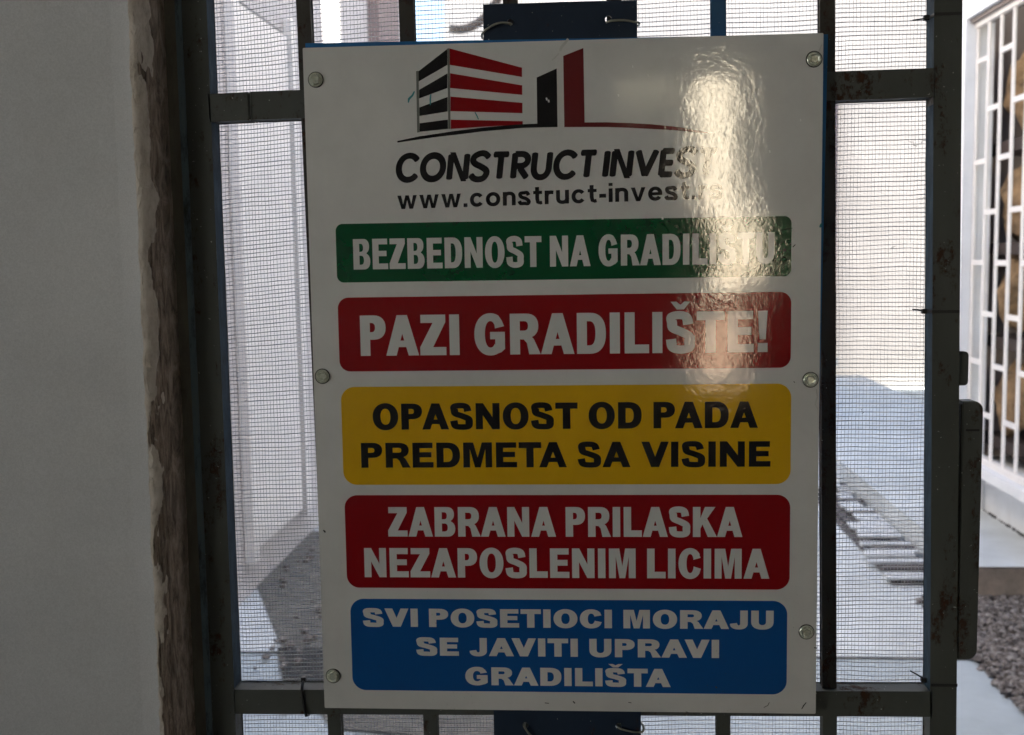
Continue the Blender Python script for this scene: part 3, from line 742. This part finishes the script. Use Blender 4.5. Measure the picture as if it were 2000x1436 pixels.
wire([(.3030, .018, 1.0190), (.3010, .003, 1.0205), (.3055, .0000, 1.0180), (.3130, .0002, 1.0160), (.3220, .001, 1.0145), (.3275, .002, 1.0150), (.3282, .006, 1.0185), (.3240, .018, 1.0200)], 'thin pale wire through the right hole of the lower blue strip')

# ------------------------------------------------------------------ door frame angle, old post, wall
fr = empty('steel_door_frame', (-.135, .02, .9), label='dark steel angle frame between the old post and the gate', cat='door frame')
n_ = N('olive_frame_paint'); f = n_.noise(40, 6, .75, (1, 1, .25))
n_.color(n_.ramp(f, [(.35, (.075, .072, .055)), (.6, (.135, .130, .105)), (.75, (.14, .14, .08))])); n_.rough(.75); n_.bump(n_.noise(180, 5, .7), .7, .0009); M['olive'] = n_.m
n_ = N('crack_daylight_blue'); f = n_.noise(70, 6, .8, (1, 1, .2))
n_.color(n_.ramp(f, [(.38, (.030, .035, .035)), (.52, (.10, .15, .19)), (.7, (.14, .17, .18))])); n_.rough(.7); n_.bump(n_.noise(200, 5, .7), .6, .0006); M['blue_edge'] = n_.m  # bluish colour stands in for daylight through the crack beside the gate
bm = bmesh.new(); bar_between(bm, (-.1347, .031, .90), (-.1330, .031, 1.90), .0100, .042, .002); bm_obj('angle_face', bm, M['olive'], fr)
bm = bmesh.new(); bar_between(bm, (-.1262, .030, .90), (-.1256, .030, 1.90), .0056, .042, .0006); bm_obj('crack_light_strip', bm, M['blue_edge'], fr)

def fbm(v, o=5):
    a, s_, f_ = 0, 1, 1
    for _ in range(o): a += s_*noise.noise(v*f_); s_ *= .55; f_ *= 2.1
    return a
# weathered post: rows up, columns across from the wall's edge round to the frame
NU, NV = 56, 620; zb, zt = .90, 1.90
verts, cols = [], []
for j in range(NV+1):
    z = zb+(zt-zb)*j/NV
    left = -.1612 + .0035*(z-1.4) + .0016*fbm(Vector((3.3, 1.1, z*22))) + .0010*fbm(Vector((8.3, 4.1, z*90)), 3)
    right = -.1403 - .0040*max(0, 1.25-z) + .0010*noise.noise(Vector((1, 5, z*9)))
    for i in range(NU+1):
        u = i/NU
        x = left+(right-left)*u
        prof = -.0335 - .0045*math.sin(math.pi*min(1, u*1.7))*1.0
        if u > .55: prof += (u-.55)**1.6*.060
        grain = fbm(Vector((x*420, .5, z*14)), 4)*.0016 + fbm(Vector((x*900, 2.5, z*30)), 3)*.0007
        flake = fbm(Vector((x*95, 9.2, z*17)), 4)*1.0 + (.55-u)*2.2 + (z-1.28)*1.5
        m_ = max(0, min(1, flake*9))
        y = prof + (1-m_)*(grain+.0016) + m_*(fbm(Vector((x*160, 1, z*120)), 3)*.0005 - .0011*max(0, 1-abs(fbm(Vector((x*70, 6, z*32)), 3))*9))
        if u < .04: y = -.0300
        if i == NU: y = .012
        verts.append((x, y, z)); cols.append(m_)
faces = [(j*(NU+1)+i, j*(NU+1)+i+1, (j+1)*(NU+1)+i+1, (j+1)*(NU+1)+i) for j in range(NV) for i in range(NU)]
me = bpy.data.meshes.new('weathered_post'); me.from_pydata(verts, [], faces); me.update()
ca = me.color_attributes.new('flake', 'FLOAT_COLOR', 'POINT')
for k, m_ in enumerate(cols): ca.data[k].color = (m_, m_, m_, 1)
n_ = N('bare_wood_and_old_plaster')
at = n_.new('ShaderNodeAttribute', attribute_name='flake')
wood = n_.ramp(n_.noise(60, 7, .75, (6, 1, .5), .6), [(.34, (.07, .05, .038)), (.48, (.24, .185, .145)), (.62, (.42, .345, .28))])
pl = n_.ramp(n_.noise(90, 6, .7, (1, 1, .5)), [(.3, (.42, .36, .30)), (.5, (.62, .555, .48)), (.7, (.72, .66, .59))])
n_.color(n_.mix(n_.mask(at.outputs['Fac'], .3, .7), wood, pl)); n_.rough(.9); n_.bump(n_.noise(500, 6, .75, (3, 1, .4)), 1.0, .0013)
post = link('weathered_post', me, n_.m)
tag(post, 'cracked old wooden post with flaking pale plaster at the wall edge', 'post')

WX = -.1600
wall = empty('plaster_wall', (-1.2, -.02, 0), label='plain grey-white plastered wall left of the gate', cat='wall')
# front face slightly uneven at its ragged right edge
bm = bmesh.new(); add_box(bm, -2.6, WX, -.030, .22, -.05, 3.0); bm_obj('wall_body', bm, M['plaster'], wall)
# plaster lip that tapers onto the post
vv, ff = [], []
for j in range(401):
    z = .9+j/400
    e = WX + .0030 + .0035*(z-1.4) - .0008 + .0012*fbm(Vector((3.3, 1.1, z*22))) + .0012*fbm(Vector((5.3, 2.1, z*60)), 4)
    for k, (dx, y) in enumerate(((-.022, -.0302), (-.012, -.0312), (-.004, -.0330), (0, -.0345), (.0006, -.0325))):
        vv.append((e+dx, y, z))
for j in range(400):
    for k in range(4): ff.append((j*5+k, j*5+k+1, (j+1)*5+k+1, (j+1)*5+k))
me = bpy.data.meshes.new('plaster_lip'); me.from_pydata([(a+1.2, b+.02, c_) for a, b, c_ in vv], [], ff); me.update()
for p in me.polygons: p.use_smooth = True
link('plaster_lip', me, M['plaster'], wall)

# ------------------------------------------------------------------ the covered passage the picture is taken from
def struct(name, *a, **k):
    o = box(name, *a, **k); o['kind'] = 'structure'; return o
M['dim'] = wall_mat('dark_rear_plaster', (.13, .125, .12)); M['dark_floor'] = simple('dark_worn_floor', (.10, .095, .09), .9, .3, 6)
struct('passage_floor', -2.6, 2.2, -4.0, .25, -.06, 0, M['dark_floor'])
struct('passage_ceiling', -2.8, 2.6, -4.3, .25, 3.0, 3.2, M['room'])
def side_wall(x0, x1, wy0, wy1, wz0, wz1):
    for a in ((-4.3, wy0, -.05, 3.0), (wy1, .22, -.05, 3.0), (wy0, wy1, -.05, wz0), (wy0, wy1, wz1, 3.0)):
        if a[0] == a[1]: continue
        struct('passage_wall', x0, x1, *a, M['room'])
side_wall(-2.8, -2.6, -3.5, -1.9, .9, 2.35)  # unseen side opening added to light the passage and the sign
side_wall(2.2, 2.4, -3.2, -3.2, 1.0, 1.0)
OX0, OX1, OZ0, OZ1 = .765, .960, .90, 2.30
# two openings in the rear wall: a tall narrow doorway with an added bar, and a small vent up on its left
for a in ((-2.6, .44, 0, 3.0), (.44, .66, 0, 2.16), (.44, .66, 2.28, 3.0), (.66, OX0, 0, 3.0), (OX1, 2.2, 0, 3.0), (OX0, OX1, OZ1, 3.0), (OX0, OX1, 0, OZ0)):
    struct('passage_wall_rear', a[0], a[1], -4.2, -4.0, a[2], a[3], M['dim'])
struct('glare_break_bar', OX0, OX1, -4.12, -4.06, 1.235, 1.335, M['dim'])  # bar put across the opening to break up its reflected glare
# wall above and right of the gate opening
struct('passage_wall_front', -.16, 2.2, -.03, .22, 2.35, 3.0, M['plaster'])
struct('passage_wall_front', 1.35, 2.2, -.03, .22, 0, 2.35, M['plaster'])
# street behind
M['ochre'] = wall_mat('ochre_facade', (.90, .80, .62), .4, 2)
struct('street_ground', -14, 16, -16, -4.2, -.10, -.04, M['concrete'])
M['bounce'] = wall_mat('grey_white_bounce_plaster', (.50, .52, .535))
struct('bounce_wall', -7.4, -7.0, -9, 4, -.04, 3.4, M['bounce'])  # unseen sunlit wall added to bounce light through the side opening
M['low_wall'] = wall_mat('orange_low_wall_plaster', (.50, .35, .24))
bm = bmesh.new(); add_box(bm, -1.5, 1.5, -.1, .1, -.04, 1.20)
bmesh.ops.rotate(bm, verts=bm.verts, matrix=Matrix.Rotation(R(-55), 3, 'Z')); bmesh.ops.translate(bm, verts=bm.verts, vec=(1.25, -6.9, 0))
o = bm_obj('glare_dimming_wall', bm, M['low_wall']); o['kind'] = 'structure'  # unseen low wall added to dim and warm the lower glare
bm = bmesh.new(); add_box(bm, -6, 8, -.2, .2, 0, 3.6)
bmesh.ops.rotate(bm, verts=bm.verts, matrix=Matrix.Rotation(R(-60), 3, 'Z')); bmesh.ops.translate(bm, verts=bm.verts, vec=(2.5, -10.5, 0))
o = bm_obj('street_house', bm, M['ochre']); o['kind'] = 'structure'

# ------------------------------------------------------------------ the yard beyond the gate
def sheet(name, pts, z, mat):
    bm = bmesh.new(); bm.faces.new([bm.verts.new((x, y, z)) for x, y in pts]); bmesh.ops.recalc_face_normals(bm, faces=bm.faces)
    o = bm_obj(name, bm, mat)
    if o.data.polygons[0].normal.z < 0: o.data.flip_normals()
    o['kind'] = 'structure'; return o
sheet('ground', [(-60, .25), (60, .25), (60, 120), (-60, 120)], -.012, M['concrete'])
sheet('concrete_path', [(-1.25, .25), (1.673, .25), (1.673, 3.69), (1.90, 3.69), (1.90, 11.3), (-1.25, 11.3)], 0, M['concrete'])
M['concrete2'] = simple('daylight_tinted_concrete', (.56, .59, .60), .9, .16, 2.2, .5, .004, bscale=50)  # paler tone paints in the stronger daylight farther from the passage
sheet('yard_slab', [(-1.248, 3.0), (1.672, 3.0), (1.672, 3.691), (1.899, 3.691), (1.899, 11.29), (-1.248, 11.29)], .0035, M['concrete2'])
sheet('slab_joint', [(-1.2, 2.985), (1.67, 2.975), (1.67, 2.992), (-1.2, 3.0)], .0045, M['dark'])
sheet('asphalt_patch', [(-1.249, 4.87), (-1.249, 3.83), (-.82, 2.80), (-.55, 2.30), (.1, 2.2), (.35, 3.6), (-.2, 4.9)], .009, M['asphalt'])
sheet('drain_strip', [(-.93, 3.02), (-.80, 2.64), (.0, 2.62), (.0, 3.0)], .014, M['dark'])

# gravel bed: a dark bed with real stones
sheet('gravel_bed', [(1.675, .6), (3.2, .6), (3.2, 3.688), (1.675, 3.688)], .001, M['plinth'])
sn = N('gravel_stone_surface'); sn.color(sn.ramp(sn.noise(38, 3, .6), [(.3, (.045, .035, .030)), (.5, (.15, .13, .12)), (.72, (.40, .38, .36))])); sn.rough(.85); M['stone'] = sn.m
base = bmesh.new(); bmesh.ops.create_icosphere(base, subdivisions=1, radius=1); bv = [v.co.copy() for v in base.verts]; bfc = [[v.index for v in f_.verts] for f_ in base.faces]; base.free()
vv, ff = [], []
for k in range(12500):
    if k < 12000: x, y = random.uniform(1.655+.0, 2.34), random.uniform(2.3, 3.70)
    else: x, y = random.uniform(2.1, 3.0), random.uniform(1.6, 3.68)
    if x < 1.70 and random.random() < .6: continue
    r_ = random.uniform(.005, .019)*random.uniform(.6, 1); rot = Matrix.Rotation(random.uniform(0, 6.28), 3, 'Z') @ Matrix.Rotation(random.uniform(0, 1), 3, 'X')
    sc = Vector((random.uniform(.8, 1.4), random.uniform(.7, 1.1), random.uniform(.5, .85))); n0 = len(vv)
    zc = .004+random.uniform(0, .022)
    for q in bv:
        p = rot @ Vector((q.x*sc.x, q.y*sc.y, q.z*sc.z)); j_ = 1+.25*noise.noise(q*1.7+Vector((k, 0, 0)))
        vv.append((x+p.x*r_*j_, y+p.y*r_*j_, zc+p.z*r_*j_))
    ff += [[n0+i for i in f_] for f_ in bfc]
me = bpy.data.meshes.new('gravel'); me.from_pydata(vv, [], ff); me.update(); o = link('gravel', me, M['stone'])
tag(o, 'grey-brown gravel lying beside the concrete path', 'gravel', kind='stuff')

# raised concrete apron along the house, its end face towards the gate
bm = bmesh.new(); add_box(bm, 1.88, 3.2, 3.69, 3.80, 0.0, .146, .006, 2); o = bm_obj('raised_apron', bm, M['plinth']); o['kind'] = 'structure'
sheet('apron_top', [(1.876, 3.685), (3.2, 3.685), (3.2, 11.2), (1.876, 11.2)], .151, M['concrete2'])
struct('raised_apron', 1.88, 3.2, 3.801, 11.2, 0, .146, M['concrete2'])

# house on the right with a grilled window
HX = 2.05
house = empty('white_house', (HX+.2, 4.0, 0), label='white plastered house right of the yard with a large grilled window', cat='house')
GZ0, GZ1, GY0, GY1 = .50, 2.56, 2.11, 4.42
for i, (y0, y1, z0, z1) in enumerate(((GY1, 4.95, .46, 6.0), (.25, GY0, .46, 6.0), (GY0, GY1, GZ1, 6.0), (GY0, GY1, .46, GZ0))):
    box('wall', HX+(.0), HX+.13, y0, y1, z0, z1, M['house'], house)
box('lower_wall', 2.30, 2.42, .25, 4.95, .152, .452, M['house'], house); box('soffit', HX+.001, 2.42, .251, 4.949, .4525, .4595, M['house'], house)
struct_roof = box('roof', HX-.25, HX+6, .25, 5.1, 6.0, 6.12, M['brownpink'], house)
box('wall', HX+.13, HX+6, 4.75, 4.95, 0, 6.0, M['house'], house)
# ragged crack where apron meets wall
bm = bmesh.new(); rnd = random.Random(12); k0 = 0
while k0 < 108:
    n_k = rnd.randint(2, 9); cr = rnd.choice((.002, .003, .006, .008))
    tube(bm, [(2.298+.012*noise.noise(Vector((k*.11, 0, 0)))+.012*noise.noise(Vector((k*.7, 3, 0))), 3.7+k*.012, .154) for k in range(k0, k0+n_k+1)], cr, 6)
    k0 += n_k + rnd.choice((0, 0, 1, 2))
M['gap'] = simple('dark_joint', (.05, .05, .05), .8)
o = bm_obj('crack', bm, M['gap'], house); o['kind'] = 'stuff'
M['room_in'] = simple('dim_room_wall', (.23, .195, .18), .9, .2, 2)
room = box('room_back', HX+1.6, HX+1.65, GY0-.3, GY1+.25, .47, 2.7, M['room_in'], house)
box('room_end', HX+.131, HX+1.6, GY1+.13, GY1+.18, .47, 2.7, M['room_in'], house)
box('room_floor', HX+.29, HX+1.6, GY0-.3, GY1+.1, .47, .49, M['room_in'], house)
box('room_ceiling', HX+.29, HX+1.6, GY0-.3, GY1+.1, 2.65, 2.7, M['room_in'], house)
box('reveal_lintel', HX+.02, HX+.12, GY0, GY1, GZ1-.02, GZ1-.002, M['room_in'], house)
M['ochre_cloth'] = simple('ochre_cloth', (.24, .155, .08), .9, .6, 14, .8, .01)
M['shelf'] = simple('dark_brown_shelf', (.04, .025, .02), .7)
shelf = empty('shelf_rack', (HX+.7, 4.35, .49), label='dark brown shelf rack with ochre bundles behind the white window grille', cat='shelf')
LV = (.60, 1.08, 1.52, 1.99)
for z in LV: box('shelf_board', HX+.16, HX+1.2, 4.12, 4.53, z-.055, z, M['shelf'], shelf)
for x in (HX+.135, HX+1.2): box('shelf_side', x, x+.025, 4.5, 4.53, .49, 2.4, M['shelf'], shelf)
rnd = random.Random(3); ORD = ['first', 'second', 'third', 'fourth', 'fifth', 'sixth', 'seventh']; LVN = ['lowest', 'second lowest', 'second highest', 'highest']
for zi, z in enumerate(LV):
    x = HX+.17; bc = 0
    while x < HX+.85:
        w = rnd.uniform(.12, .22); h_ = rnd.uniform(.22, .38)
        bm = bmesh.new(); bmesh.ops.create_icosphere(bm, subdivisions=3, radius=1)
        for v in bm.verts:
            d_ = 1+.55*noise.noise(v.co*1.7+Vector((x*9, z*5, 0)))
            v.co = Vector((x+w/2+v.co.x*w*.5*d_, 4.33+v.co.y*.15*d_, z+h_/2+v.co.z*h_*.5*d_))
        zl = min(v.co.z for v in bm.verts); bmesh.ops.translate(bm, verts=bm.verts, vec=(0, 0, z-zl))
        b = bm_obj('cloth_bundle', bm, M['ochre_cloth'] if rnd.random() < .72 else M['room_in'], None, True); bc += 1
        col_ = 'ochre' if b.data.materials[0] == M['ochre_cloth'] else 'grey-brown'
        tag(b, '%s bundle, %s from the left on the %s shelf behind the window grille' % (col_, ORD[bc-1], LVN[zi]), 'bundle', 'bundles on the shelf rack')
        x += w + rnd.uniform(.01, .05)

gr = empty('window_grille', (HX-.03, 3.3, GZ0), label='white painted window grille with upright bars and staggered short crosspieces', cat='window grille')
XG = 2.10
box('grille_rail', XG-.012, XG+.012, GY0, GY1, GZ1-.045, GZ1-.015, M['whitepaint'], gr, .002)
box('grille_rail', XG-.012, XG+.012, GY0, GY1, GZ0, GZ0+.03, M['whitepaint'], gr, .002)
nb = 16; sp_ = (GY1-GY0-.03)/(nb-1)
ys = [GY1-.015-k*sp_ for k in range(nb)]
for k, y in enumerate(ys):
    box('grille_bar', XG-.006, XG+.006, y-.0095, y+.0095, GZ0+.03, GZ1-.045, M['whitepaint'], gr, .002)
for k in range(nb-1):
    z = 2.36 if k % 2 == 0 else 2.125
    while z > GZ0+.12:
        bm = bmesh.new(); add_box(bm, XG-.0055, XG+.0055, ys[k+1]+.0095, ys[k]-.0095, z-.012, z+.012, .001); bm_obj('crosspiece', bm, M['whitepaint'], gr)
        z -= .465

M['left_plaster'] = wall_mat('off_white_plaster', (.60, .57, .56))
# long white building on the left of the yard with a white door
LX = -1.25
lb = empty('left_outbuilding', (LX-.2, 5, 0), label='long white outbuilding on the left of the yard, seen through the mesh', cat='building')
box('wall', LX-.3, LX, .25, 8.8, -.01, 4.9, M['left_plaster'], lb)
dr = empty('white_panel_door', (LX+.02, 4.2, .18), label='white panel door in the left outbuilding with dark gaps around it', cat='door')
M['gap'] = simple('dark_joint', (.05, .05, .05), .8)
box('door_leaf', LX+.004, LX+.035, 3.76, 4.56, .20, 2.60, M['whitepaint'], dr, .003)
box('joint', LX+.001, LX+.006, 3.74, 3.76, .18, 2.62, M['gap'], dr); box('joint', LX+.001, LX+.006, 4.56, 4.60, .18, 2.62, M['gap'], dr)
box('joint', LX+.001, LX+.006, 3.76, 4.56, 2.60, 2.63, M['gap'], dr); box('joint', LX+.001, LX+.006, 3.76, 4.56, .18, .20, M['gap'], dr)
box('frame_post', LX+.003, LX+.05, 3.66, 3.74, .16, 2.70, M['whitepaint'], dr, .003); box('frame_post', LX+.003, LX+.05, 4.60, 4.68, .16, 2.70, M['whitepaint'], dr, .003)
vv, ff = [], []; rnd = random.Random(8)
for k in range(420):
    y = rnd.uniform(2.4, 4.8); x = rnd.uniform(-1.2, .1) if y > 3.8 else rnd.uniform(-.95, .1); r_ = rnd.uniform(.006, .03)*rnd.uniform(.4, 1); n0 = len(vv)
    for q in bv: vv.append((x+q.x*r_*rnd.uniform(.6, 1.3), y+q.y*r_*rnd.uniform(.6, 1.3), .012+(q.z+.6)*r_*rnd.uniform(.4, .9)))
    ff += [[n0+i for i in f_] for f_ in bfc]
me = bpy.data.meshes.new('rubble'); me.from_pydata(vv, [], ff); me.update(); o = link('rubble', me, M['stone'])
tag(o, 'scattered rubble crumbs on the grey asphalt patch', 'rubble', kind='stuff')
pp = box('brick_pilaster', LX+.002, LX+.08, 6.9, 7.75, 0, 4.9, M['brownpink']); tag(pp, 'dull pink-brown pilaster on the far part of the left outbuilding', 'pilaster')

# far end of the yard
fw_ = empty('far_wall', (1, 11.5, 0), label='pale pinkish wall closing the far end of the yard', cat='wall')
box('wall_face', -1.25, 14, 11.3, 11.6, -.012, 6.4, M['pinkish'], fw_)
box('coping', -1.28, 14, 11.25, 11.65, 6.4, 6.5, M['pinkish'], fw_)
pl_ = empty('pink_pillar', (2.9, 11, 0), label='narrow pinkish pillar against the far wall, seen right of the sign', cat='pillar')
box('shaft', 2.72, 2.90, 11.1, 11.29, .35, 3.2, M['brownpink'], pl_); box('foot', 2.70, 2.92, 11.08, 11.29, .27, .35, M['concrete'], pl_)

bm = bmesh.new(); add_box(bm, 5.0, 11, 5.2, 10.3, 0, 11); o = bm_obj('yard_shade_block', bm, M['house']); o['kind'] = 'structure'  # unseen block added to keep the yard in shade
# slatted duckboard on the path
db = empty('duckboard', (1.7, 4.9, .0), label='low slatted wooden duckboard lying on the yard path', cat='duckboard')
M['slat'] = simple('weathered_grey_wood', (.60, .62, .63), .9, .25, 25)
M['slat2'] = simple('dark_wet_wood', (.10, .09, .09), .9, .25, 25)
y = 3.90; k = 0; rnd = random.Random(5)
while y < 5.95:
    wd_ = rnd.choice((.05, .06, .08, .12)); xl = 1.555+(y-3.87)*.12
    if rnd.random() > .10:
        box('slat', xl+rnd.uniform(-.02, .05), 1.868-rnd.choice((0, 0, .04)), y, y+wd_, .028+rnd.uniform(-.002, .002), .043, M['slat'] if rnd.random() < .8 else M['slat2'], db, .002)
    y += wd_+rnd.choice((.008, .014, .022, .06)); k += 1
box('underlay', 1.62, 1.862, 3.90, 5.95, .0085, .0105, M['slat2'], db)
for x in (1.66, 1.80): box('bearer', x, x+.04, 3.90, 5.95, .0115, .0255, M['slat2'], db)

# shrubs beyond
def leafy(name, cx, cy, cz, rx, ry, rz, n, size, mat, parent, seed):
    r = random.Random(seed); vv, ff = [], []
    for _ in range(n):
        while True:
            p = Vector((r.uniform(-1, 1), r.uniform(-1, 1), r.uniform(-1, 1)))
            if p.length < 1 and p.length > .25 and noise.noise(p*2.4+Vector((seed, 0, 0))) > -.12: break
        c0 = Vector((cx+p.x*rx, cy+p.y*ry, cz+p.z*rz)); a = Vector((r.gauss(0, 1), r.gauss(0, 1), r.gauss(0, 1))).normalized(); b = a.orthogonal().normalized(); b.rotate(Matrix.Rotation(r.uniform(0, 6.28), 3, a)); s_ = size*r.uniform(.6, 1.3)
        n0 = len(vv); vv += [c0-b*s_, c0+a.cross(b)*s_*.45, c0+b*s_, c0-a.cross(b)*s_*.45]; ff.append((n0, n0+1, n0+2, n0+3))
    off = parent_world(parent); me = bpy.data.meshes.new(name); me.from_pydata([v-off for v in vv], [], ff); me.update()
    return link(name, me, mat, parent)
M['leaf'] = simple('green_leaf', (.07, .10, .04), .6, .4, 9)
M['bark'] = simple('bark', (.12, .09, .07), .9, .3, 20, .5, .01)
sh = empty('potted_shrub', (2.05, 8.0, 0), label='small dark shrub in a pot at the far end of the path', cat='shrub')
leafy('leaves', 2.02, 8.0, .34, .16, .16, .20, 500, .035, M['leaf'], sh, 4)
bm = bmesh.new(); bmesh.ops.create_cone(bm, segments=20, radius1=.10, radius2=.13, depth=.2, cap_ends=True); bmesh.ops.translate(bm, verts=bm.verts, vec=(2.02, 8.0, .1)); bm_obj('pot', bm, M['plinth'], sh)
bm = bmesh.new(); tube(bm, [(-1.05+.55*math.cos(a), 10.9, 4.75+.9*math.sin(a)) for a in [R(-100+k*6) for k in range(24)]], .045, 10)
o = bm_obj('hanging_hose', bm, M['bark'], None, True); tag(o, 'thick grey hose hanging in an arc on the far wall above the sign', 'hose')
# leaves added to dim the vent patch mirrored in the glossy sheet
sf = leafy('vent_dimming_leaves', .52, -6.2, 2.62, .40, .4, .42, 900, .05, M['leaf'], None, 21); sf['kind'] = 'stuff'
